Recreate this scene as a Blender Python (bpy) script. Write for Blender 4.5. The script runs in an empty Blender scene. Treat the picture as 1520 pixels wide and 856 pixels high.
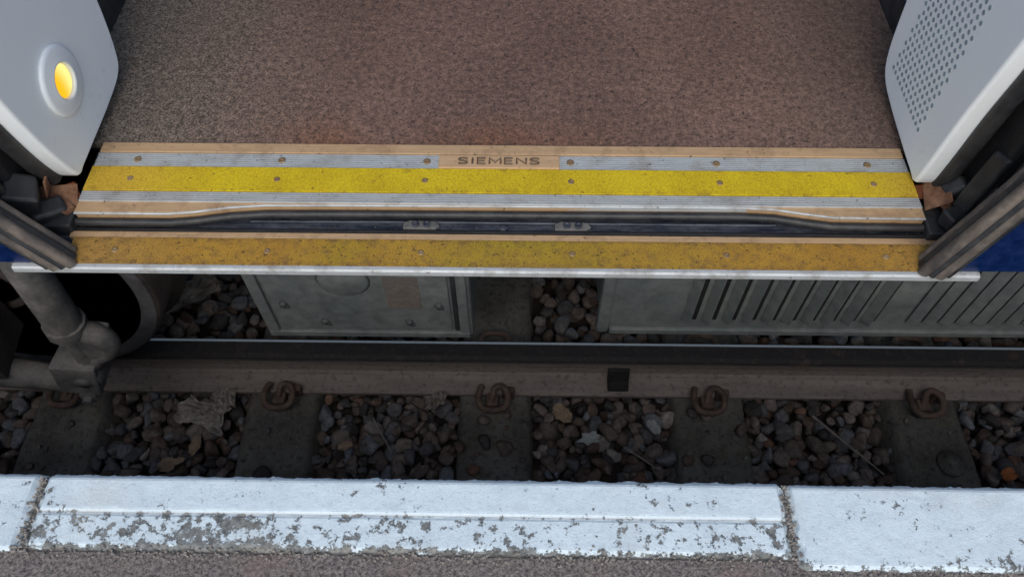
import bpy, bmesh, math, random
import numpy as np
from mathutils import Vector, Matrix, noise
random.seed(4); np.random.seed(4)
scene=bpy.context.scene
# ------------------------------------------------------------------ helpers
def srgb(r,g,b):
    def c(v):
        v/=255.0
        return v/12.92 if v<=.04045 else ((v+.055)/1.055)**2.4
    return (c(r),c(g),c(b),1)
class M:
    def __init__(s,name,rough=.7,metal=0):
        s.m=bpy.data.materials.new(name); s.m.use_nodes=True
        s.nt=s.m.node_tree; s.n=s.nt.nodes; s.b=s.n['Principled BSDF']
        s.b.inputs['Roughness'].default_value=rough; s.b.inputs['Metallic'].default_value=metal
        s.tc=s.n.new('ShaderNodeTexCoord').outputs['Object']
    def link(s,a,b): s.nt.links.new(a,b)
    def mapping(s,scale=(1,1,1),loc=(0,0,0)):
        k=s.n.new('ShaderNodeMapping'); k.inputs['Scale'].default_value=scale; k.inputs['Location'].default_value=loc
        s.link(s.tc,k.inputs['Vector']); return k.outputs[0]
    def noise(s,scale,detail=4,rough=.6,vec=None,dist=0):
        k=s.n.new('ShaderNodeTexNoise'); k.inputs['Scale'].default_value=scale; k.inputs['Detail'].default_value=detail
        k.inputs['Roughness'].default_value=rough; k.inputs['Distortion'].default_value=dist
        s.link(vec or s.tc,k.inputs['Vector']); return k.outputs['Fac']
    def voro(s,scale,feature='F1',out='Distance',vec=None):
        k=s.n.new('ShaderNodeTexVoronoi'); k.feature=feature; k.inputs['Scale'].default_value=scale
        s.link(vec or s.tc,k.inputs['Vector']); return k.outputs[out]
    def ramp(s,fac,*stops):
        k=s.n.new('ShaderNodeValToRGB'); e=k.color_ramp.elements
        while len(e)<len(stops): e.new(.5)
        for i,(p,c) in enumerate(stops):
            e[i].position=p
            e[i].color=c if not isinstance(c,(int,float)) else (c,c,c,1)
        s.link(fac,k.inputs[0]); return k.outputs[0]
    def mix(s,fac,a,b,mode='MIX'):
        k=s.n.new('ShaderNodeMix'); k.data_type='RGBA'; k.blend_type=mode
        for v,i in ((fac,0),(a,6),(b,7)):
            if isinstance(v,(int,float)): k.inputs[i].default_value=v if i==0 else (v,v,v,1)
            elif isinstance(v,tuple): k.inputs[i].default_value=v
            else: s.link(v,k.inputs[i])
        return k.outputs[2]
    def math(s,op,a,b=0.0,c=None,clamp=False):
        k=s.n.new('ShaderNodeMath'); k.operation=op; k.use_clamp=clamp
        for v,i in ((a,0),(b,1),(c,2)):
            if v is None: continue
            if isinstance(v,(int,float)): k.inputs[i].default_value=v
            else: s.link(v,k.inputs[i])
        return k.outputs[0]
    def xyz(s):
        k=s.n.new('ShaderNodeSeparateXYZ'); s.link(s.tc,k.inputs[0]); return k.outputs
    def smooth(s,v,a,b):   # 0 at a -> 1 at b
        k=s.n.new('ShaderNodeMapRange'); k.interpolation_type='SMOOTHSTEP'
        s.link(v,k.inputs[0])
        if a<b:
            k.inputs[1].default_value=a; k.inputs[2].default_value=b
        else:
            k.inputs[1].default_value=b; k.inputs[2].default_value=a; k.inputs[3].default_value=1; k.inputs[4].default_value=0
        return k.outputs[0]
    def color(s,c):
        if isinstance(c,tuple): s.b.inputs['Base Color'].default_value=c
        else: s.link(c,s.b.inputs['Base Color'])
    def rough(s,c): s.link(c,s.b.inputs['Roughness'])
    def metal(s,c): s.link(c,s.b.inputs['Metallic'])
    def bump(s,h,dist=.001,strength=1.0):
        k=s.n.new('ShaderNodeBump'); k.inputs['Distance'].default_value=dist; k.inputs['Strength'].default_value=strength
        s.link(h,k.inputs['Height']); s.link(k.outputs[0],s.b.inputs['Normal'])

def link(o,parent=None):
    scene.collection.objects.link(o)
    if parent: o.parent=parent
    return o
def meshobj(name,bm,mat,parent=None,smooth=False,bevel=0,seg=2):
    me=bpy.data.meshes.new(name); bm.normal_update(); bm.to_mesh(me); bm.free()
    if smooth:
        for p in me.polygons: p.use_smooth=True
    if mat: me.materials.append(mat.m)
    o=bpy.data.objects.new(name,me); link(o,parent)
    if bevel:
        b=o.modifiers.new('b','BEVEL'); b.width=bevel; b.segments=seg; b.limit_method='ANGLE'; b.angle_limit=math.radians(30)
    return o
def addbox(bm,x0,x1,y0,y1,z0,z1,mtx=None):
    r=bmesh.ops.create_cube(bm,size=1)
    for v in r['verts']:
        v.co=Vector(((v.co.x+.5)*(x1-x0)+x0,(v.co.y+.5)*(y1-y0)+y0,(v.co.z+.5)*(z1-z0)+z0))
    if mtx: bmesh.ops.transform(bm,matrix=mtx,verts=r['verts'])
    return r['verts']
def box(name,x0,x1,y0,y1,z0,z1,mat,parent=None,bevel=0):
    bm=bmesh.new(); addbox(bm,x0,x1,y0,y1,z0,z1); return meshobj(name,bm,mat,parent,bevel=bevel)
def prismX(name,pts,x0,x1,mat,parent=None,bevel=0,smooth=False,seg=2,nx=1):
    bm=bmesh.new(); rings=[]
    for i in range(nx+1):
        x=x0+(x1-x0)*i/nx
        rings.append([bm.verts.new((x,y,z)) for y,z in pts])
    n=len(pts)
    for i in range(nx):
        for j in range(n):
            bm.faces.new((rings[i][j],rings[i][(j+1)%n],rings[i+1][(j+1)%n],rings[i+1][j]))
    bm.faces.new(rings[0]); bm.faces.new(rings[-1])
    bmesh.ops.recalc_face_normals(bm,faces=bm.faces)
    return meshobj(name,bm,mat,parent,bevel=bevel,smooth=smooth,seg=seg)
def prismZ(name,pts,z0,z1,mat,parent=None,bevel=0):
    bm=bmesh.new()
    lo=[bm.verts.new((x,y,z0)) for x,y in pts]; hi=[bm.verts.new((x,y,z1)) for x,y in pts]
    n=len(pts)
    for j in range(n): bm.faces.new((lo[j],lo[(j+1)%n],hi[(j+1)%n],hi[j]))
    bm.faces.new(lo); bm.faces.new(hi)
    bmesh.ops.recalc_face_normals(bm,faces=bm.faces)
    return meshobj(name,bm,mat,parent,bevel=bevel)
def tube(name,pts,r,mat,parent=None,radii=None,cyclic=False,res=6,kind='NURBS'):
    cu=bpy.data.curves.new(name,'CURVE'); cu.dimensions='3D'; cu.bevel_depth=r; cu.bevel_resolution=4; cu.resolution_u=res; cu.use_fill_caps=True
    sp=cu.splines.new(kind); sp.points.add(len(pts)-1)
    for i,p in enumerate(pts):
        sp.points[i].co=(*p,1); sp.points[i].radius=radii[i] if radii else 1
    if kind=='NURBS': sp.order_u=3; sp.use_endpoint_u=True
    sp.use_cyclic_u=cyclic
    o=bpy.data.objects.new(name+'_c',cu); scene.collection.objects.link(o)
    bpy.context.view_layer.update()
    me=bpy.data.meshes.new_from_object(o.evaluated_get(bpy.context.evaluated_depsgraph_get()))
    bpy.data.objects.remove(o)
    me.name=name
    me.materials.clear(); me.materials.append(mat.m)
    for p in me.polygons: p.use_smooth=True
    return link(bpy.data.objects.new(name,me),parent)
def lathe(name,prof,center,axis,mat,parent=None,n=48,smooth=True):
    bm=bmesh.new(); rings=[]
    ax={'X':Vector((1,0,0)),'-X':Vector((-1,0,0)),'Z':Vector((0,0,1)),'Y':Vector((0,1,0)),'-Y':Vector((0,-1,0))}[axis]
    u=Vector((0,0,1)) if abs(ax.z)<.5 else Vector((1,0,0)); w=ax.cross(u)
    c=Vector(center)
    for r,h in prof:
        rings.append([bm.verts.new(c+ax*h+(u*math.cos(2*math.pi*k/n)+w*math.sin(2*math.pi*k/n))*max(r,1e-5)) for k in range(n)])
    for i in range(len(prof)-1):
        for k in range(n):
            bm.faces.new((rings[i][k],rings[i][(k+1)%n],rings[i+1][(k+1)%n],rings[i+1][k]))
    bm.faces.new(rings[0]); bm.faces.new(rings[-1])
    bmesh.ops.recalc_face_normals(bm,faces=bm.faces)
    return meshobj(name,bm,mat,parent,smooth=smooth)
def empty(name):
    o=bpy.data.objects.new(name,None); return link(o)

# ------------------------------------------------------------------ camera
C2W=Matrix(((.99989,-.01,.0113),(.01461,.82895,-.55913),(-.00378,.55923,.829)))
cam=bpy.data.cameras.new('camera'); co=bpy.data.objects.new('camera',cam); link(co)
q=C2W.to_quaternion(); q.normalize()
co.matrix_world=Matrix.Translation((0,0,1.1))@q.to_matrix().to_4x4()
cam.sensor_width=36; cam.lens=36*1148/1520; cam.clip_start=.02; cam.clip_end=500
scene.camera=co
# ------------------------------------------------------------------ light
w=bpy.data.worlds.new('World'); scene.world=w; w.use_nodes=True
nt=w.node_tree; sky=nt.nodes.new('ShaderNodeTexSky'); sky.sky_type='NISHITA'; sky.sun_disc=False
EL,AZ=46,182
sky.sun_elevation=math.radians(EL); sky.sun_rotation=math.radians(AZ); sky.air_density=1.0; sky.dust_density=2.0
nt.links.new(sky.outputs[0],nt.nodes['Background'].inputs[0]); nt.nodes['Background'].inputs[1].default_value=.15
sl=bpy.data.lights.new('sun','SUN'); sl.energy=1.5; sl.angle=math.radians(60); sl.color=(1,.95,.87)
so=bpy.data.objects.new('sun',sl); link(so)
az=math.radians(AZ); el=math.radians(EL)
sd=Vector((math.sin(az)*math.cos(el),math.cos(az)*math.cos(el),math.sin(el)))
so.rotation_euler=sd.to_track_quat('Z','Y').to_euler()
scene.view_settings.view_transform='Standard'; scene.view_settings.look='None'; scene.view_settings.exposure=0

# ------------------------------------------------------------------ materials
m=M('vestibule_floor',.8); X,Y,Z=m.xyz()
fine=m.noise(250,3,.75); mid=m.noise(85,4,.7); big=m.noise(3.2,3,.5)
base=m.mix(m.ramp(big,(.35,0),(.65,1)),srgb(98,75,64),srgb(116,91,79))
edge=m.math('MULTIPLY',m.smooth(X,-.25,-.8),.8)
base=m.mix(edge,base,srgb(108,101,89))
redge=m.math('MULTIPLY',m.smooth(X,.35,.72),.6); base=m.mix(redge,base,srgb(98,84,72))
st=m.math('MULTIPLY',m.smooth(Y,1.05,.955),m.math('MULTIPLY',m.smooth(X,-.55,-.3),m.smooth(X,.3,-.1)))
st=m.math('MULTIPLY',st,m.smooth(m.noise(5,4,.7),.30,.65))
base=m.mix(m.math('MULTIPLY',st,.55),base,srgb(126,82,52))
con=m.mix(m.math('ADD',edge,.5,clamp=True),(.5,.5,.5,1),m.ramp(fine,(.36,.0),(.5,.5),(.64,1)))
col=m.mix(.85,base,con,'OVERLAY')
col=m.mix(.6,col,m.ramp(mid,(.3,.05),(.5,.5),(.72,.98)),'OVERLAY')
sp=m.math('MULTIPLY',m.ramp(m.voro(130),(.05,.6),(.11,0)),m.smooth(m.noise(40,2,.5),.45,.6))
col=m.mix(sp,col,srgb(196,178,162))
dark=m.ramp(m.noise(150,2,.5),(.31,1),(.38,0)); col=m.mix(m.math('MULTIPLY',dark,.8),col,srgb(40,32,30))
m.color(col); m.bump(fine,.0012,.8); m.rough(m.ramp(fine,(.3,.6),(.7,.9)))
FLOOR=m
def alu(name,base,dirt,metal=.6,rough=.42,dirtamt=.6):
    m=M(name,rough,metal)
    st=m.noise(1,4,.65,vec=m.mapping((14,260,260)))
    blot=m.noise(22,5,.7); 
    c=m.mix(m.ramp(st,(.3,0),(.75,1)),base,tuple(min(1,v*1.3) for v in base[:3])+(1,))
    f=m.math('MULTIPLY',m.ramp(blot,(.48,0),(.75,1)),dirtamt)
    c=m.mix(f,c,dirt)
    c=m.mix(m.ramp(m.noise(120,3,.6),(.66,0),(.72,.8)),c,srgb(60,50,42))
    m.color(c); m.rough(m.ramp(blot,(.3,rough-.08),(.8,rough+.3))); m.bump(st,.0004,.5); return m
ALU=alu('ridged_aluminium',srgb(172,177,178),srgb(120,110,96),metal=.2,dirtamt=.65)
EDGE=alu('aluminium_edge',srgb(172,176,176),srgb(118,108,94),rough=.5,metal=.3,dirtamt=.8)
BRONZE=alu('worn_tan_metal',srgb(178,148,112),srgb(118,92,68),metal=.15,rough=.55,dirtamt=.65)
PLAQ=alu('nameplate_metal',srgb(190,158,120),srgb(158,122,90),metal=.2,rough=.5,dirtamt=.3)
LETTER=alu('letter_metal',srgb(96,80,64),srgb(76,62,50),metal=.2,rough=.5)
def yellow(name,c1,c2,dirtc,dirtlo,dirthi,endc,green=None,specks=.66,yedges=None,dscale=55):
    m=M(name,.65); X,Y,Z=m.xyz()
    g=m.noise(420,3,.7); b=m.noise(9,5,.65); d=m.noise(dscale,6,.75)
    c=m.mix(m.ramp(b,(.35,0),(.65,1)),c1,c2)
    ends=m.math('MAXIMUM',m.smooth(X,-.50,-.70),m.smooth(X,.52,.68))
    c=m.mix(m.math('MULTIPLY',ends,.7),c,endc)
    if green:
        gm=m.math('MULTIPLY',m.math('MULTIPLY',m.smooth(X,-.42,-.22),m.smooth(X,.45,.0)),m.ramp(m.noise(6,3,.5),(.38,.2),(.6,1)))
        c=m.mix(m.math('MULTIPLY',gm,.75),c,green)
    e=m.math('MAXIMUM',m.smooth(Y,yedges[0]+.012,yedges[0]),m.smooth(Y,yedges[1]-.012,yedges[1]))
    d2=m.math('ADD',d,m.math('MULTIPLY',e,.10))
    c=m.mix(m.ramp(d2,(dirtlo,0),(dirthi,1)),c,dirtc)
    c=m.mix(.5,c,m.ramp(g,(.32,.12),(.5,.5),(.7,.85)),'OVERLAY')
    c=m.mix(m.ramp(m.noise(170,2,.5),(specks,0),(specks+.05,.8)),c,srgb(70,52,20))
    m.color(c); m.bump(g,.0009,.8); return m
YEL=yellow('yellow_tread',srgb(192,164,6),srgb(208,182,14),srgb(140,112,28),.58,.82,srgb(192,152,50),yedges=(.842,.8956),specks=.69)
YOLD=yellow('worn_yellow_tread',srgb(160,118,38),srgb(174,134,44),srgb(106,80,46),.47,.78,srgb(160,124,64),green=srgb(152,134,18),yedges=(.713,.767),specks=.64,dscale=60)
def plain(name,c1,c2,scale=30,rough=.6,metal=0,bump=.0006,stretch=None):
    m=M(name,rough,metal); v=m.mapping(stretch) if stretch else None
    a=m.noise(scale,5,.65,vec=v); b=m.noise(scale*7,3,.6)
    c=m.mix(m.ramp(a,(.35,0),(.68,1)),c1,c2); c=m.mix(.35,c,m.ramp(b,(.3,.2),(.7,.8)),'OVERLAY')
    m.color(c); m.bump(a,bump,.7); m.rough(m.ramp(b,(.3,max(0,rough-.12)),(.75,min(1,rough+.15)))); return m
RUB=plain('black_rubber',srgb(28,30,34),srgb(58,58,58),25,.5)
RUBG=plain('dusty_rubber',srgb(66,62,60),srgb(116,106,96),12,.5,stretch=(3,3,.6))
CHAN=plain('channel_metal',srgb(30,38,52),srgb(84,88,96),16,.5,.2,stretch=(1,6,6))
BLACK=plain('dark_recess',srgb(14,15,18),srgb(34,33,34),20,.8)
NAVY=plain('navy_paint',srgb(8,30,74),srgb(12,38,84),8,.35,bump=.0001)
# white moulded panel with faint scuffs
m=M('white_panel',.4); X,Y,Z=m.xyz()
c=m.mix(m.ramp(m.noise(5,4,.6),(.35,0),(.68,1)),srgb(236,243,244),srgb(242,246,246))
scf=m.math('MULTIPLY',m.ramp(m.noise(60,6,.75),(.58,0),(.72,.35)),m.smooth(Z,.34,.15)); c=m.mix(scf,c,srgb(150,146,138))
m.color(c); m.bump(m.noise(12,3,.5),.0003,.5); WHITE=m
HOLE=plain('grille_hole',srgb(124,140,146),srgb(146,160,166),40,.7)
RUST=plain('rusty_metal',srgb(92,58,40),srgb(150,112,84),28,.85)
ORG=plain('rust_orange',srgb(130,66,24),srgb(80,50,36),30,.85)
GREY=plain('grey_box_paint',srgb(100,108,108),srgb(118,124,121),6,.55,bump=.0002)
GREYD=plain('grey_box_shadow',srgb(34,40,42),srgb(52,58,60),9,.7)
GREYM=plain('grey_box_groove',srgb(70,76,76),srgb(84,90,90),9,.7)
BROWNP=plain('faded_label',srgb(116,107,100),srgb(104,100,95),14,.7)
GREYW=plain('dusty_cast_metal',srgb(74,75,76),srgb(120,117,112),14,.75,bump=.003)
WHEELM=plain('wheel_steel',srgb(58,55,54),srgb(96,88,82),9,.65,.1)
RIM=plain('wheel_rim_steel',srgb(92,92,94),srgb(120,120,122),9,.5,.2)
CLIP=plain('clip_steel',srgb(70,56,50),srgb(112,94,82),30,.8,.1)
SCREW=plain('screw_head',srgb(132,106,74),srgb(164,140,104),60,.5,.3)
SOIL=plain('track_bed_soil',srgb(34,31,29),srgb(66,58,52),14,.95)
WALLIN=plain('interior_wall',srgb(150,152,154),srgb(164,166,168),5,.6)
m=M('rail_steel',.7); X,Y,Z=m.xyz()
a=m.noise(1,5,.65,vec=m.mapping((5,30,40))); b=m.noise(60,5,.7)
c=m.mix(m.ramp(a,(.3,0),(.7,1)),srgb(112,103,97),srgb(142,132,124))
web_lift=m.math('MULTIPLY',m.smooth(Z,-1.0,-.97),m.smooth(Z,-.90,-.92)); c=m.mix(m.math('MULTIPLY',web_lift,.6),c,srgb(158,146,136))  # web colour lightened to offset the shade cast by the rail head
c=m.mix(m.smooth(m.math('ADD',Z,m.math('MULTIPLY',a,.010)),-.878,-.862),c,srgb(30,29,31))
c=m.mix(m.ramp(b,(.52,0),(.66,.6)),c,srgb(66,58,54))
rust=m.ramp(m.noise(13,4,.6),(.62,0),(.76,.3)); c=m.mix(rust,c,srgb(108,84,70))
top=m.math('MULTIPLY',m.smooth(Z,-.8665,-.864),m.smooth(Y,1.124,1.129)); 
c=m.mix(top,c,srgb(186,188,192)); m.color(c); m.metal(m.math('MULTIPLY',top,.5)); m.rough(m.math('SUBTRACT',.75,m.math('MULTIPLY',top,.35))); m.bump(b,.001,.6)
RAIL=m
m=M('sleeper_concrete',.92); a=m.noise(7,6,.7); b=m.noise(55,5,.7); v=m.voro(120)
c=m.mix(m.ramp(a,(.35,0),(.65,1)),srgb(74,71,67),srgb(108,106,100))
c=m.mix(m.ramp(b,(.5,0),(.68,.8)),c,srgb(46,43,39)); c=m.mix(m.ramp(m.noise(16,4,.6),(.58,0),(.7,.5)),c,srgb(88,88,62))
c=m.mix(m.ramp(v,(.1,.5),(.2,0)),c,srgb(146,142,136)); m.color(c); m.bump(b,.003,.8); SLEEP=m
m=M('ballast_stone',.8); at=m.n.new('ShaderNodeAttribute'); at.attribute_name='Col'
c=m.mix(.7,at.outputs['Color'],m.ramp(m.noise(60,5,.75),(.3,.12),(.5,.51),(.72,.93)),'OVERLAY')
c=m.mix(m.ramp(m.noise(24,3,.6),(.55,0),(.72,.35)),c,srgb(88,70,58)); m.color(c); m.bump(m.noise(130,4,.7),.003,.9); STONE=m
def coping_mat(name,chip_back):
    m=M(name,.85); X,Y,Z=m.xyz()
    g=m.noise(300,4,.7); n1=m.noise(52,8,.76); n2=m.noise(6,4,.55)
    paint=m.mix(m.ramp(m.noise(12,5,.7),(.35,0),(.7,1)),srgb(222,237,242),srgb(204,220,227))
    paint=m.mix(m.ramp(m.noise(150,4,.8),(.54,0),(.74,.5)),paint,srgb(158,166,168))
    conc=m.mix(m.ramp(m.noise(90,4,.7),(.35,0),(.65,1)),srgb(84,88,88),srgb(146,148,144))
    k=m.math('ADD',m.math('MULTIPLY',n1,.74),m.math('MULTIPLY',n2,.30))
    if chip_back:
        zone=m.smooth(Y,.350,.343); gr=m.math('SUBTRACT',1,m.smooth(m.math('ABSOLUTE',m.math('SUBTRACT',Y,.348)),.0,.004))
        bk=m.smooth(Y,.306,.297)
        k=m.math('ADD',k,m.math('ADD',m.math('MULTIPLY',zone,.052),m.math('ADD',m.math('MULTIPLY',gr,.050),m.math('MULTIPLY',bk,.08))))
        k=m.math('ADD',k,m.math('MULTIPLY',m.smooth(X,.0,-.6),m.math('MULTIPLY',zone,.028)))
    else:
        k=m.math('ADD',k,m.math('MULTIPLY',m.smooth(Y,.305,.281),.08))
    mask=m.ramp(k,(.608,0),(.622,1))
    c=m.mix(mask,paint,conc)
    if chip_back: c=m.mix(m.math('MULTIPLY',gr,.4),c,srgb(176,168,156))
    stain=m.ramp(m.noise(9,3,.5,vec=m.mapping((1,1,1),(3,7,0))),(.58,0),(.78,.35)); c=m.mix(stain,c,srgb(186,178,160))
    m.color(c)
    h=m.mix(mask,m.math('ADD',.6,m.math('MULTIPLY',g,.6)),m.math('MULTIPLY',g,.5)); m.bump(h,.0020,.8); return m
COPA=coping_mat('painted_coping_worn',True); COPB=coping_mat('painted_coping',False)
m=M('platform_asphalt',.9); g=m.noise(190,3,.75)
c=m.mix(m.ramp(g,(.35,0),(.66,1)),srgb(66,63,62),srgb(146,138,132)); c=m.mix(m.ramp(m.voro(240),(.15,.5),(.3,0)),c,srgb(170,160,150))
c=m.mix(m.ramp(m.noise(12,5,.6),(.5,0),(.7,.45)),c,srgb(136,112,102)); m.color(c); m.bump(g,.003,1); ASPH=m
MORTAR=plain('mortar',srgb(112,108,102),srgb(160,154,146),60,.95,bump=.003)
LEAFP=plain('dry_leaf',srgb(118,98,80),srgb(158,138,114),40,.8)
LEAFO=plain('orange_leaf',srgb(150,84,40),srgb(176,110,60),40,.8)
LEAFL=plain('pale_leaf',srgb(160,164,162),srgb(128,130,124),40,.8)
PAPER=plain('dirty_plastic',srgb(110,104,96),srgb(164,156,148),18,.5)
TWIG=plain('twig_bark',srgb(106,100,94),srgb(144,138,132),40,.9)
m=M('lit_lens',.2); X,Y,Z=m.xyz()
e=m.n.new('ShaderNodeEmission'); tt=m.smooth(Y,.957,.925)
m.link(m.mix(tt,srgb(255,232,140),srgb(255,184,34)),e.inputs[0]); e.inputs[1].default_value=1.25
m.link(e.outputs[0],m.n['Material Output'].inputs[0]); LENS=m

# ------------------------------------------------------------------ ground & platform
bm=bmesh.new(); bmesh.ops.create_grid(bm,x_segments=40,y_segments=40,size=150)
for v in bm.verts: v.co.z=-1.10
meshobj('ground',bm,SOIL)
platform=empty('platform')
box('platform_wall',-40,40,-6,.355,-1.09,-.085,MORTAR,platform)
box('platform_surface',-40,40,-30,.2925,-.08,-.006,ASPH,platform)
def nz(x,y,s,seed=0): return noise.noise(Vector((x*s,y*s,seed)))
def coping(name,x0,x1,y0,y1,mat,groove,dx,seed,parent):
    nx=max(2,int((x1-x0)/dx)); ny=max(8,int((y1-y0)/max(.0032,dx*.6)))
    bm=bmesh.new(); g=[]
    for i in range(nx+1):
        row=[]
        for j in range(ny+1):
            x=x0+(x1-x0)*i/nx; y=y0+(y1-y0)*j/ny
            z=.0010*nz(x,y,8,seed)+.0006*nz(x,y,45,seed+3)+.0003*nz(x,y,130,seed+4)
            ex=min(x-x0,x1-x)-.004*nz(x,y,50,seed+9)-.003
            ey=(y1-y)
            if ex<.006: z-=.006*(1-max(0,ex)/.006)**2
            if ey<.010: z-=.008*(1-ey/.010)**2
            eb=y-y0
            if eb<.008: z-=.006*(1-eb/.008)**2
            yy=y
            if groove:
                d=abs(y-.348-.0012*nz(x,0,30,seed)); z-=.0032*math.exp(-(d/.0028)**2)
                if y<.348: z-=.0012
            if j==ny: yy+=.0026*nz(x,0,40,seed+5)+.0018*nz(x,0,160,seed+6)
            if j==0: yy+=.003*nz(x,0,35,seed+7)+.0018*nz(x,0,120,seed+8)
            xx=x
            if i in(0,nx): xx+=.005*nz(0,y,50,seed+11)
            row.append(bm.verts.new((xx,yy,z)))
        g.append(row)
    for i in range(nx):
        for j in range(ny): bm.faces.new((g[i][j],g[i+1][j],g[i+1][j+1],g[i][j+1]))
    ring=[g[i][0] for i in range(nx+1)]+[g[nx][j] for j in range(1,ny+1)]+[g[i][ny] for i in range(nx-1,-1,-1)]+[g[0][j] for j in range(ny-1,0,-1)]
    low=[bm.verts.new((v.co.x,v.co.y,-.078)) for v in ring]
    for k in range(len(ring)): bm.faces.new((ring[k],low[k],low[(k+1)%len(ring)],ring[(k+1)%len(ring)]))
    bmesh.ops.recalc_face_normals(bm,faces=bm.faces)
    return meshobj(name,bm,mat,parent,smooth=False)
coping('coping_slab_1',-.698,.384,.2965,.4045,COPA,True,.004,1,platform)
coping('coping_slab_2',.391,1.46,.281,.403,COPB,False,.004,20,platform)
coping('coping_slab_3',-1.79,-.705,.292,.405,COPB,False,.005,40,platform)
for s in range(6):
    coping('coping_slab_%d'%(4+s),1.468+1.09*s,1.468+1.09*(s+1)-.008,.29,.404,COPB,False,.03,50+s,platform)
    coping('coping_slab_%d'%(14+s),-1.798-1.09*(s+1)+.008,-1.798-1.09*s,.29,.404,COPB,False,.03,70+s,platform)
box('coping_bedding',-40,40,.2935,.398,-.0795,-.009,MORTAR,platform)
bm=bmesh.new()
for k in range(1300):
    x=random.uniform(-.95,.9)
    y=.293+random.gauss(0,.005) if x<.385 else .2785+random.gauss(0,.004)
    if random.random()<.25: x=random.choice((-.702,.388))+random.gauss(0,.004); y=random.uniform(.29,.40)
    r=random.uniform(.0006,.0026); z=-.006+r*.4
    if y>.2965: z=-.002
    rr=bmesh.ops.create_icosphere(bm,subdivisions=1,radius=r,matrix=Matrix.Translation((x,y,z)))
    for v in rr['verts']: v.co+=Vector([random.uniform(-.3,.3)*r for _ in range(3)])
meshobj('joint_grit',bm,MORTAR,platform)

# ------------------------------------------------------------------ sleepers
SX=[-.712+.6385*k for k in range(-9,12)]
for s in SX:
    bm=bmesh.new(); nx,ny=16,60 
    if abs(s)>2.2: nx,ny=4,6
    y0,y1=.60,3.12; g=[]
    for i in range(nx+1):
        row=[]
        for j in range(ny+1):
            x=-.105+.21*i/nx; y=y0+(y1-y0)*j/ny
            e=1-max(0,(.105-abs(x))/.02); z=-1.02-.010*max(0,e)**2+.004*nz(s+x,y,9)+.0025*nz(s+x,y,40)
            xx=x+(.004*nz(0,y,12,s) if i in(0,nx) else 0)
            row.append(bm.verts.new((s+xx,y,z)))
        g.append(row)
    for i in range(nx):
        for j in range(ny): bm.faces.new((g[i][j],g[i+1][j],g[i+1][j+1],g[i][j+1]))
    ring=[g[i][0] for i in range(nx+1)]+[g[nx][j] for j in range(1,ny+1)]+[g[i][ny] for i in range(nx-1,-1,-1)]+[g[0][j] for j in range(ny-1,0,-1)]
    low=[bm.verts.new((s+(v.co.x-s)*1.25,v.co.y,-1.2)) for v in ring]
    for k in range(len(ring)): bm.faces.new((ring[k],low[k],low[(k+1)%len(ring)],ring[(k+1)%len(ring)]))
    bmesh.ops.recalc_face_normals(bm,faces=bm.faces)
    meshobj('railway_sleeper',bm,SLEEP,smooth=True)
# ------------------------------------------------------------------ rails
prof=[(-.035,-.014),(-.031,-.005),(-.018,0),(.018,0),(.031,-.005),(.035,-.014),(.034,-.036),(.012,-.048),(.008,-.060),(.008,-.118),(.016,-.132),(.07,-.146),(.07,-.157),(-.07,-.157),(-.07,-.146),(-.016,-.132),(-.008,-.118),(-.008,-.060),(-.012,-.048),(-.034,-.036)]
for yc in (1.105,2.61):
    prismX('rail',[(yc+a,-.86+b) for a,b in prof],-16,16,RAIL)
for s in SX:
    if abs(s)>2.3: continue
    for yc,sg in ((1.105,-1),(1.105,1)):
        root=empty('rail_clip')
        y=lambda d: yc+sg*d
        tube('clip_bar',[(s-.040,y(.050),-.990),(s-.047,y(.070),-.982),(s-.050,y(.098),-.980),(s-.040,y(.126),-.984),(s-.006,y(.134),-.984),(s+.030,y(.126),-.982),(s+.040,y(.100),-.976),(s+.036,y(.074),-.968),(s+.016,y(.058),-.966),(s-.002,y(.064),-.970),(s-.008,y(.085),-.985),(s-.010,y(.10),-1.0)],.0095,CLIP,root)
        bm=bmesh.new()
        addbox(bm,s-.026,s+.012,min(y(.07),y(.112)),max(y(.07),y(.112)),-1.03,-.990)
        addbox(bm,s+.02,s+.058,min(y(.055),y(.078)),max(y(.055),y(.078)),-1.03,-.975)
        meshobj('shoulder',bm,CLIP,root,bevel=.007)
prismX('rail_bond_plate',[(1.046,-1.000),(1.046,-.992),(1.066,-.972),(1.082,-.935),(1.098,-.930),(1.098,-1.000)],.264,.326,BLACK,None,bevel=.012,seg=4)
lathe('sleeper_fixing',[(.04,0),(.038,.012),(.022,.016),(.02,.024),(.008,.026),(.001,.026)],(1.235,.84,-1.022),'Z',SLEEP)

# ------------------------------------------------------------------ ballast (one object)
def template(sub,rng):
    bm=bmesh.new(); bmesh.ops.create_icosphere(bm,subdivisions=sub,radius=1)
    v=np.array([x.co[:] for x in bm.verts]); f=np.array([[x.index for x in p.verts] for p in bm.faces]); bm.free()
    v/=np.linalg.norm(v,axis=1)[:,None]
    n=rng.normal(size=(9,3)); n/=np.linalg.norm(n,axis=1)[:,None]; h=rng.uniform(.55,.95,9)
    dt=np.maximum(v@n.T,1e-3); r=np.minimum(h/dt,1.4)
    rr=-np.log(np.exp(-r*18).sum(1)+math.exp(-18*1.2))/18
    return v*np.maximum(rr,.35)[:,None]*np.array([1,rng.uniform(.65,.95),rng.uniform(.55,.85)]),f
rng=np.random.default_rng(7)
T3=[template(3,rng) for _ in range(20)]; T2=[template(2,rng) for _ in range(14)]
V=[];F=[];COL=[];off=0
pal=np.array([srgb(98,88,81)[:3],srgb(114,104,97)[:3],srgb(88,87,88)[:3],srgb(104,107,111)[:3],srgb(88,73,64)[:3],srgb(132,126,120)[:3],srgb(66,63,62)[:3],srgb(118,90,74)[:3]])
pp=np.array([.24,.14,.19,.13,.15,.03,.09,.03])
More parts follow.
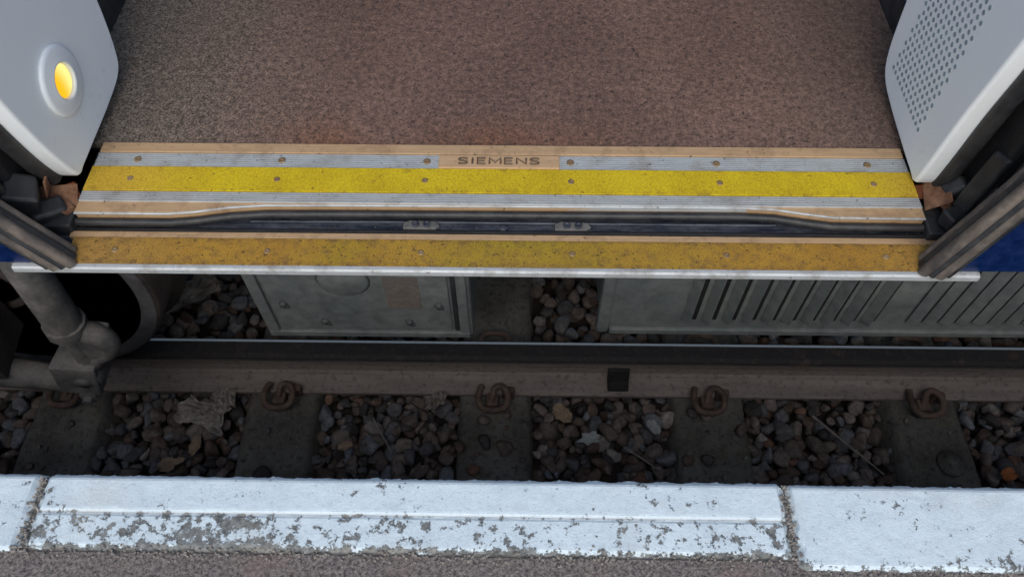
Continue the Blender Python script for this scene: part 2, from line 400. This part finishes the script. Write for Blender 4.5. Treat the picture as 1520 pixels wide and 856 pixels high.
def rotm(a,b,c):
    return np.array(Matrix.Rotation(a,3,'X')@Matrix.Rotation(b,3,'Y')@Matrix.Rotation(c,3,'Z'))
def add(T,x,y,z,s,tilt=.8):
    global off
    v,f=T[rng.integers(len(T))]
    R=rotm(rng.uniform(-tilt,tilt),rng.uniform(-tilt,tilt),rng.uniform(0,6.28))
    p=(v*s)@R.T+np.array([x,y,z]); V.append(p); F.append(f+off); off+=len(p)
    c=pal[rng.choice(len(pal),p=pp)]*rng.uniform(.75,1.3)
    COL.append(np.tile(np.append(c,1),(len(p),1)))
def layer(x0,x1,y0,y1,sp,z,T,smin,smax):
    for x in np.arange(x0,x1,sp):
        for y in np.arange(y0,y1,sp):
            px=x+rng.uniform(-.5,.5)*sp; py=y+rng.uniform(-.5,.5)*sp
            s=smin+(smax-smin)*rng.random()**1.6
            ds=min(abs(px-k) for k in SX)
            if ds<.105+s*.4: continue
            pz=z+rng.uniform(-.010,.008)+.012*nz(px,py,5)
            for yc in (1.105,2.61):
                if abs(py-yc)<.075+s: pz=min(pz,-1.035-s*.6)
            add(T,px,py,pz,s)
layer(-1.9,1.9,.66,1.22,.044,-1.078,T2,.024,.036)
layer(-1.9,1.9,.66,1.22,.036,-1.048,T3,.014,.034)
layer(-2.1,2.1,1.22,2.8,.048,-1.055,T2,.022,.038)
layer(-2.1,2.1,1.22,1.8,.054,-1.035,T2,.020,.038)
for k in range(60):
    s0=SX[rng.integers(7,13)]; px=s0+rng.uniform(-.1,.1); py=rng.uniform(.75,1.0) if k<34 else rng.uniform(1.25,1.8)
    s=rng.uniform(.004,.012) if rng.random()<.85 else rng.uniform(.018,.024); add(T2,px,py,-1.018+s*.45,s,.3)
for k,(px,py) in enumerate([(-.10,.885),(-.045,.87),(-.73,.78),(-.13,.80)]): add(T3,px,py,-1.006,.026,.4)
V=np.concatenate(V);F=np.concatenate(F);COL=np.concatenate(COL)
me=bpy.data.meshes.new('ballast'); me.vertices.add(len(V)); me.vertices.foreach_set('co',V.astype(np.float32).ravel())
me.loops.add(len(F)*3); me.loops.foreach_set('vertex_index',F.astype(np.int32).ravel())
me.polygons.add(len(F)); me.polygons.foreach_set('loop_start',np.arange(0,len(F)*3,3,dtype=np.int32)); me.polygons.foreach_set('loop_total',np.full(len(F),3,dtype=np.int32))
me.polygons.foreach_set('use_smooth',np.ones(len(F),dtype=bool))
ca=me.color_attributes.new('Col','FLOAT_COLOR','POINT'); ca.data.foreach_set('color',COL.astype(np.float32).ravel())
me.update(); me.validate(); me.materials.append(STONE.m)
link(bpy.data.objects.new('ballast',me))
# ------------------------------------------------------------------ litter on the ballast
def leaf(name,x,y,z,L,W,mat,rot,lobes=0,curl=.25,tilt=(0,0)):
    bm=bmesh.new(); N=36
    c=bm.verts.new((0,0,0)); ring=[]
    for k in range(N):
        a=2*math.pi*k/N; r=1+(.20*math.cos(lobes*a+.6*math.sin(a)) if lobes else 0)+random.uniform(-.13,.10)
        px,py=math.cos(a)*L*r,math.sin(a)*W*r
        ring.append(bm.verts.new((px,py,curl*(abs(py)*1.0+.25*abs(px))+.003*math.sin(a*5))))
    for k in range(N): bm.faces.new((c,ring[k],ring[(k+1)%N]))
    bmesh.ops.transform(bm,matrix=Matrix.Translation((x,y,z))@Matrix.Rotation(rot,4,'Z')@Matrix.Rotation(tilt[0],4,'X')@Matrix.Rotation(tilt[1],4,'Y'),verts=bm.verts)
    return meshobj(name,bm,mat,smooth=True)
leaf('fallen_leaf',.203,.893,-.994,.032,.018,LEAFL,.3,6,.3,(.2,.1))
leaf('fallen_leaf',.127,.972,-.998,.036,.022,LEAFP,-.8,0,.5,(.3,.1))
leaf('fallen_leaf',1.372,.80,-.996,.024,.018,LEAFO,.5,0,.4)
leaf('fallen_leaf',-.99,.80,-.996,.036,.018,LEAFP,.4,3,.5,(.2,0))
leaf('fallen_leaf',-.93,.855,-.996,.030,.016,LEAFP,1.4,0,.6)
leaf('fallen_leaf',.39,.93,-.996,.026,.016,LEAFL,2.2,0,.4)
leaf('fallen_leaf',-.30,1.4,-.996,.04,.025,LEAFP,2.2,0,.4)
leaf('fallen_leaf',-.50,.86,-.996,.022,.014,LEAFP,.2,0,.5)
for i,(x,y,sx,sy,r) in enumerate([(-.93,.955,.080,.040,-.3),(-.88,1.0,.035,.035,.3),(-.25,1.01,.03,.02,.2),(-1.10,1.38,.12,.05,.5)]):
    bm=bmesh.new(); bmesh.ops.create_grid(bm,x_segments=22,y_segments=16,size=1)
    for v in bm.verts:
        px,py=v.co.x,v.co.y
        v.co=Vector((px*sx*(1+.35*nz(px,py,1.4,i)),py*sy*(1+.4*nz(px,py,1.7,i+4)),.028*abs(nz(px,py,2.4,i+8))+.018*nz(px,py,.9,i+30)))
    bmesh.ops.transform(bm,matrix=Matrix.Translation((x,y,-1.000))@Matrix.Rotation(r,4,'Z'),verts=bm.verts)
    meshobj('plastic_scrap',bm,PAPER)
for pts in [[(.862,.975,-1.0),(.93,.90,-.998),(.98,.85,-1.0),(1.03,.80,-1.005)],[(-.43,.95,-1.0),(-.40,.90,-1.0),(-.365,.845,-1.0)],[(.30,.87,-1.0),(.35,.84,-1.002),(.40,.80,-1.0)]]:
    tube('twig',pts,.0030 if pts[0][0]<.8 else .0042,TWIG,radii=[1,.95,.8,.5][:len(pts)])

# ================================================================== TRAIN
train=empty('train_carriage')
TOP=.95
box('floor_structure',-9,9,.835,3.4,-.06,.118,BLACK,train)
box('vestibule_floor',-9,9,.9503,3.38,.1185,.1285,FLOOR,train)
front=[(-.729,.797),(-.575,.797),(-.535,.801),(-.48,.811),(-.42,.8165),(-.3,.818),(.25,.8195),(.36,.8195),(.41,.817),(.46,.808),(.505,.801),(.651,.800)]
pts=front+[(.651,.8415),(-.729,.8415)]
prismZ('threshold_front_lip',pts,.112,.1285,BRONZE,train,bevel=.0012)
tube('threshold_edge_bead',[(x,y-.0005,.1262) for x,y in front],.0022,EDGE,train,kind='POLY')
tube('threshold_edge_seal',[(x,y-.007,.112) for x,y in front],.0065,RUB,train,kind='POLY')
def ridged(name,x0,x1,y0,y1,n,mat,z=.1285,h=.0025):
    p=[(y0,z-.012)]
    w=(y1-y0)/n
    for k in range(n):
        a=y0+k*w; p+=[(a+.08*w,z-.0005),(a+.2*w,z+h),(a+.62*w,z+h),(a+.78*w,z-.0005)]
    p.append((y1,z-.012))
    return prismX(name,p,x0,x1,mat,train)
ridged('threshold_ridges_rear',-.727,.649,.8958,.9278,7,ALU)
ridged('threshold_ridges_front',-.728,.650,.8190,.8415,5,ALU)
box('threshold_rear_strip',-.726,.648,.9281,.9500,.112,.1325,BRONZE,train,bevel=.0012)
box('threshold_tread',-.728,.650,.8419,.8955,.112,.1318,YEL,train,bevel=.0008)
def screw(x,y,z,par,r=.0042):
    lathe('screw',[(r*1.25,-.001),(r*1.25,.0004),(r,.0002),(r*.9,.0009),(r*.4,.0007),(r*.35,.0002),(.0002,.0002)],(x,y,z),'Z',SCREW,par,n=20)
SCX=[-.656,-.409,-.1615,.082,.329,.583]
for x in SCX:
    screw(x,.9118,.1312,train,.0050); screw(x,.868,.1320,train); screw(x,.741,.1022,train)
box('nameplate',-.1415,.0635,.8962,.9262,.128,.1330,PLAQ,train,bevel=.0015)
box('nameplate_inner',-.1385,.0605,.8985,.9240,.1325,.1334,PLAQ,train)
GL={'S':[[(1,.86),(.85,.97),(.5,1),(.15,.95),(.02,.77),(.15,.6),(.5,.52),(.85,.42),(.98,.24),(.85,.05),(.5,0),(.15,.03),(0,.14)]],
'I':[[(.5,0),(.5,1)]],'E':[[(1,0),(0,0),(0,1),(1,1)],[(0,.51),(.9,.51)]],
'M':[[(0,0),(0,1),(.5,.25),(1,1),(1,0)]],'N':[[(0,0),(0,1),(1,0),(1,1)]]}
cx=-.1075; LH=.0130
for ch,wd in (('S',.0150),('I',.0035),('E',.0135),('M',.0190),('E',.0135),('N',.0160),('S',.0150)):
    for st in GL[ch]:
        tube('letter_'+ch,[(cx+u*wd,.9050+v*LH,.1337) for u,v in st],.00175,LETTER,train,kind='POLY')
    cx+=wd+.0068
# step
box('step_body',-.80,.72,.762,.832,.065,.0945,CHAN,train,bevel=.002)
box('step_rear_strip',-.740,.690,.7672,.7795,.090,.1015,BRONZE,train,bevel=.0012)
box('step_tread',-.731,.672,.7135,.7670,.088,.1022,YOLD,train,bevel=.0008)
lipp=[(.7130,.1020),(.7070,.1012),(.7040,.0985),(.7035,.090),(.7060,.086),(.7130,.086)]
prismX('step_lip',lipp,-.812,.722,EDGE,train,bevel=.0006)
box('step_lip_end',-.812,-.732,.7131,.726,.086,.1005,EDGE,train,bevel=.002)
box('step_lip_end',.673,.722,.7131,.722,.086,.1005,EDGE,train,bevel=.002)
tube('channel_seal',[(-.80,.7855,.096),(-.4,.7855,.096),(0,.786,.096),(.72,.7865,.096)],.0045,BLACK,train,kind='POLY')
tube('channel_wire',[(-.45,.806,.097),(-.2,.807,.0975),(.1,.8065,.097),(.42,.807,.097)],.0022,CHAN,train)
for cx in (-.165,.085):
    prismZ('guide_bracket',[(cx-.030,.791),(cx+.022,.791),(cx+.030,.797),(cx+.024,.806),(cx-.020,.808),(cx-.030,.802)],.094,.1015,GREYW,train,bevel=.0012)
    for d in (-.010,.009):
        lathe('guide_bolt',[(.0062,0),(.006,.003),(.0045,.0035),(.004,.002),(.0005,.002)],(cx+d,.7985,.1015),'Z',CHAN,train,n=24)
lathe('guide_nut',[(.009,0),(.008,.004),(.003,.006),(.0005,.006)],(-.03,.796,.0945),'Z',CHAN,train,n=6,smooth=False)
bm=bmesh.new()
for k in range(500):
    x=random.uniform(-.75,.66); y=random.choice((.781,.790,.812,.7985))+random.gauss(0,.003); r=random.uniform(.0005,.0014)
    if y>.816 or y<.7805: continue
    bmesh.ops.create_icosphere(bm,subdivisions=1,radius=r,matrix=Matrix.Translation((x,y,.0950)))
meshobj('channel_dirt',bm,SLEEP,train)

def catmull(p,n=5):
    out=[]
    for i in range(len(p)):
        p0,p1,p2,p3=[Vector(p[(i+k)%len(p)]) for k in (-1,0,1,2)]
        for j in range(n):
            t=j/n; out.append(tuple(.5*((2*p1)+(-p0+p2)*t+(2*p0-5*p1+4*p2-p3)*t*t+(-p0+3*p1-3*p2+p3)*t**3)))
    return out
PL=[(.858,.148),(.838,.20),(.822,.27),(.808,.36),(.797,.5),(.79,.7),(.788,.85),(.79,TOP),(1.155,TOP),(1.157,.8),(1.155,.5),(1.149,.35),(1.139,.26),(1.120,.19),(1.095,.160),(1.03,.150),(.93,.147),(.885,.146)]
PR=[(.866,.140),(.857,.20),(.849,.30),(.836,.40),(.818,.55),(.805,.7),(.80,.85),(.80,TOP),(1.155,TOP),(1.157,.8),(1.155,.5),(1.149,.35),(1.139,.26),(1.120,.19),(1.090,.160),(1.03,.148),(.95,.141),(.895,.138)]
prismX('door_pillar_panel',catmull(PL,4),-.730,-.765,WHITE,train,bevel=.007,seg=4)
prismX('door_pillar_panel',catmull(PR,4),.645,.680,WHITE,train,bevel=.007,seg=4)
tube('panel_edge_seal',[(-.772,y-.004,z) for y,z in PL[:8]],.014,RUB,train,kind='POLY')
tube('panel_edge_seal',[(.687,y-.004,z) for y,z in PR[:8]],.014,RUB,train,kind='POLY')
lathe('button_lamp_bezel',[(.057,0),(.055,.005),(.050,.007),(.038,.0065),(.032,.009),(.0295,.009),(.0275,.007),(.0265,-.002),(.001,-.002)],(-.7297,.943,.274),'X',WHITE,train)
lathe('button_lamp_lens',[(.0263,-.001),(.0263,.003),(.022,.006),(.013,.008),(.001,.009)],(-.7297,.943,.274),'X',LENS,train)
bm=bmesh.new()
for i in range(12):
    for j in range(24):
        y=.928+i*.0138+(.0069 if j%2 else 0); z=.198+j*.0128
        if i==11 and j%2: continue
        mt=Matrix.Translation((.6446,y,z))@Matrix.Rotation(math.pi/2,4,'Y')
        bmesh.ops.create_cone(bm,cap_ends=True,segments=12,radius1=.0036,radius2=.0036,depth=.0012,matrix=mt)
meshobj('speaker_grille',bm,HOLE,train)
box('bulkhead',-.90,-.812,1.165,2.2,.129,TOP,WALLIN,train,bevel=.004)
box('bulkhead',.722,.81,1.165,2.2,.129,TOP,WALLIN,train,bevel=.004)
tube('bulkhead_seal',[(-.800,1.19,.13),(-.800,1.19,TOP)],.020,RUB,train,kind='POLY')
tube('bulkhead_seal',[(.712,1.19,.13),(.712,1.19,TOP)],.020,RUB,train,kind='POLY')
box('bulkhead_plinth',-.812,-.806,1.2,2.2,.129,.19,RUB,train)
box('bulkhead_plinth',.716,.722,1.2,2.2,.129,.19,RUB,train)
box('door_pocket',-1.5,-.80,.80,1.165,.10,TOP-.01,BLACK,train,bevel=.01)
box('door_pocket',.715,1.5,.80,1.165,.10,TOP-.01,BLACK,train,bevel=.01)
box('pocket_floor',-.86,-.735,.775,.95,.085,.118,RUB,train,bevel=.004)
box('pocket_floor',.655,.79,.775,.95,.085,.118,RUB,train,bevel=.004)
def lumps(name,parts,mat,jit=.0035,bev=.002,sub=False):
    bm=bmesh.new()
    for (x,y,z,sx,sy,sz,rx,ry,rz) in parts:
        vs=addbox(bm,-sx/2,sx/2,-sy/2,sy/2,-sz/2,sz/2,Matrix.Translation((x,y,z))@Matrix.Rotation(rz,4,'Z')@Matrix.Rotation(ry,4,'Y')@Matrix.Rotation(rx,4,'X'))
        for v in vs: v.co+=Vector([random.uniform(-jit,jit) for _ in range(3)])
    o=meshobj(name,bm,mat,train,bevel=bev,seg=3,smooth=sub)
    if sub:
        s=o.modifiers.new('s','SUBSURF'); s.levels=2; s.render_levels=2
    return o
lumps('rusty_bracket',[(-.765,.828,.130,.06,.045,.004,.2,.2,.3),(-.775,.842,.150,.004,.05,.05,0,.3,.2),(-.752,.815,.124,.02,.03,.01,.1,.1,.9)],RUST)
lumps('rusty_bracket',[(-.752,.842,.124,.03,.03,.006,.3,.1,.6)],ORG)
lumps('rusty_bracket',[(.678,.845,.140,.045,.055,.004,.2,-.9,-.3),(.695,.825,.128,.03,.03,.008,.1,.2,.5)],RUST)
lumps('rusty_bracket',[(.667,.862,.123,.03,.025,.006,.3,.1,.2)],ORG)
lumps('pocket_fitting',[(.712,.845,.150,.05,.03,.035,.2,.5,.3),(.715,.815,.20,.03,.03,.12,0,.1,.3),(.70,.80,.13,.06,.03,.03,.1,.1,.5),(.74,.79,.17,.05,.05,.04,.3,.4,.2)],RUB,.005,.006)
lumps('pocket_fitting',[(-.80,.80,.16,.05,.05,.06,.2,.4,.3),(-.775,.80,.125,.05,.03,.03,.2,.1,.6)],RUB,.005,.006)
for dx,dy,r,mt in ((0,0,.010,RUB),(.022,.010,.010,CHAN),(.040,-.006,.012,BLACK)):
    tube('pocket_hose',[(.722+dx,.785+dy,.10),(.740+dx,.785+dy,.3),(.765+dx,.785+dy,.6),(.78+dx,.785+dy,TOP)],r,mt,train)
    tube('pocket_hose',[(-.80-dx,.785+dy,.10),(-.825-dx,.785+dy,.3),(-.85-dx,.785+dy,.6),(-.86-dx,.785+dy,TOP)],r,mt,train)
LZ=(.1025,.25,.42,.70,TOP); 
def leanx(z,L): 
    return L*np.interp(z,(.1,.25,.42,.70,.95),(0,.052,.105,.17,.21))
def portal(sg,xb,L):
    for k,(d,yy,r,mt) in enumerate(((.0,.711,.009,RUBG),(.012,.708,.008,RUB),(.023,.706,.010,RUBG),(.004,.724,.009,RUB),(.008,.737,.009,RUBG),(.036,.708,.008,RUB))):
        tube('portal_seal',[(xb+sg*(d+leanx(z,L)),yy,z) for z in LZ],r,mt,train)
portal(1,.632,.8); portal(-1,-.714,1.5)
def skin(name,xa,xb,L):
    bm=bmesh.new(); sg=1 if xb>0 else -1
    zs=(.103,.25,.42,.70,TOP); n=len(zs)
    fa=[bm.verts.new((xa+sg*leanx(z,L),.7145-.003*math.sin(z*3),z)) for z in zs]; fb=[bm.verts.new((xb,.7145-.003*math.sin(z*3),z)) for z in zs]
    ga=[bm.verts.new(v.co+Vector((0,.05,0))) for v in fa]; gb=[bm.verts.new(v.co+Vector((0,.05,0))) for v in fb]
    for i in range(n-1):
        bm.faces.new((fa[i],fb[i],fb[i+1],fa[i+1])); bm.faces.new((ga[i],gb[i],gb[i+1],ga[i+1]))
        bm.faces.new((fa[i],ga[i],ga[i+1],fa[i+1])); bm.faces.new((fb[i],gb[i],gb[i+1],fb[i+1]))
    bm.faces.new((fa[0],fb[0],gb[0],ga[0])); bm.faces.new((fa[-1],fb[-1],gb[-1],ga[-1]))
    bmesh.ops.recalc_face_normals(bm,faces=bm.faces)
    meshobj(name,bm,NAVY,train)
skin('body_side',.672,9,.8); skin('body_side',-.755,-9,1.5)
box('body_side_far',-9,9,3.4,3.46,-.05,TOP,NAVY,train)
box('solebar',-9,9,.90,.96,-.14,-.062,GREYD,train,bevel=.004)
def pan(name,x0,x1,z0,z1,yf,depth,mat):
    bm=bmesh.new(); addbox(bm,x0,x1,yf,yf+depth,z0,z1)
    return meshobj(name,bm,mat,train,bevel=.008)
pan('equipment_case',-.640,-.118,-.600,-.12,1.000,.55,GREY)
for nm,(xa,xb,za,zb) in {'case_frame_top':(-.632,-.126,-.20,-.17),'case_frame_bottom':(-.632,-.126,-.594,-.572),'case_frame_side':(-.632,-.604,-.5715,-.2005)}.items():
    box(nm,xa,xb,.990,1.001,za,zb,GREY,train,bevel=.003)
box('case_frame_side',-.150,-.126,.990,1.001,-.5715,-.2005,GREY,train,bevel=.003)
box('case_frame_gap',-.163,-.1505,.9985,1.001,-.5715,-.2005,GREYD,train)
box('case_door',-.596,-.168,.9925,1.001,-.560,-.21,GREY,train,bevel=.004)
for bx,bz in ((-.566,-.445),(-.480,-.520),(-.272,-.520),(-.195,-.445),(-.40,-.27)):
    lathe('case_latch',[(.010,0),(.010,.003),(.007,.004),(.007,.008),(.001,.009)],(bx,.9925,bz),'-Y',GREYM,train,n=24)
    box('case_latch_tab',bx-.001,bx+.012,.988,.9917,bz-.018,bz-.004,GREYM,train,bevel=.001)
lathe('case_boss',[(.062,0),(.055,.006),(.045,.012),(.001,.013)],(-.405,.9925,-.345),'-Y',GREY,train)
box('case_label',-.315,-.235,.9915,.993,-.46,-.33,BROWNP,train)
pan('equipment_case_louvred',.199,8,-.575,-.12,1.010,.55,GREY)
box('case_corner_post',.190,.222,1.003,1.03,-.583,-.12,GREY,train,bevel=.008)
box('case_bottom_flange',.2225,8,1.000,1.012,-.583,-.562,GREY,train,bevel=.003)
def louvres(x0,n,sp,z0,z1,mat_back,ang,wd,nm):
    bm=bmesh.new()
    for k in range(n):
        x=x0+k*sp
        addbox(bm,-wd/2,wd/2,-.0015,.0015,z0,z1,Matrix.Translation((x,1.000,0))@Matrix.Rotation(ang,4,'Z'))
    meshobj(nm,bm,GREY,train,bevel=.001)
    bm=bmesh.new()
    for k in range(n):
        x=x0+k*sp+.006; addbox(bm,x,x+sp*.42,1.0065,1.0105,z0,z1)
    meshobj(nm+'_slots',bm,mat_back,train)
louvres(.405,10,.0485,-.520,-.22,BLACK,math.radians(-50),.026,'louvre')
louvres(.955,20,.040,-.520,-.22,GREYM,math.radians(-25),.026,'louvre_fine')
box('underframe_pipe_rack',-9,9,1.7,1.8,-.5,-.06,BLACK,train)
wy=1.055
lathe('wheel',[(.0,-.0),(.07,0),(.075,.02),(.09,.022),(.12,-.02),(.30,-.030),(.345,-.005),(.352,.01),(.392,.012),(.400,.0),(.402,-.10),(.43,-.115),(.43,-.14),(.0,-.14)][::-1],(-1.305,wy,-.458),'-Y',WHEELM,train,n=96)
lathe('wheel_rim_edge',[(.352,.011),(.356,.014),(.388,.014),(.393,.011)],(-1.305,wy,-.458),'-Y',RIM,train,n=96)
lathe('wheel_disc_ring',[(.20,-.030),(.205,-.014),(.225,-.014),(.23,-.030)],(-1.305,wy,-.458),'-Y',RIM,train,n=96)
# damper and axlebox arm
tube('damper_tube',[(-.985,.90,-.02),(-1.01,.90,-.2),(-1.035,.90,-.40)],.040,GREYW,train,kind='POLY')
tube('damper_collar',[(-1.032,.90,-.385),(-1.037,.90,-.415)],.046,GREYW,train,kind='POLY')
tube('damper_rod',[(-1.036,.90,-.41),(-1.05,.90,-.54),(-1.06,.90,-.62)],.027,GREYW,train,kind='POLY')
tube('damper_clevis',[(-1.02,.90,-.42),(-.985,.90,-.435),(-.965,.90,-.47),(-.985,.90,-.52),(-1.03,.90,-.545),(-1.06,.90,-.59)],.024,GREYW,train,radii=[1.1,1.2,1.1,1,1,1.2])
lumps('damper_clevis',[(-1.01,.90,-.475,.085,.05,.10,0,.3,0),(-1.085,.90,-.60,.10,.09,.12,0,.2,0)],GREYW,.008,.006,True)
lathe('damper_eye',[(.001,.04),(.018,.04),(.02,.034),(.042,.03),(.046,.02),(.046,-.03),(.001,-.03)],(-1.075,.89,-.60),'-Y',GREYW,train,n=32)
tube('axlebox_arm',[(-1.45,.90,-.58),(-1.30,.90,-.63),(-1.18,.90,-.66),(-1.08,.90,-.69)],.034,GREYW,train,radii=[1.5,1.2,1,.9])
tube('axlebox_arm',[(-1.09,.90,-.56),(-1.10,.90,-.64),(-1.10,.90,-.70)],.026,GREYW,train)
lumps('axlebox',[(-1.38,.93,-.48,.22,.16,.24,0,0,.1)],WHEELM)
lathe('arm_bolt',[(.024,0),(.024,.02),(.012,.022),(.012,.035),(.001,.035)],(-1.09,.87,-.675),'-Y',GREYW,train,n=6,smooth=False)
print('verts',len(V))
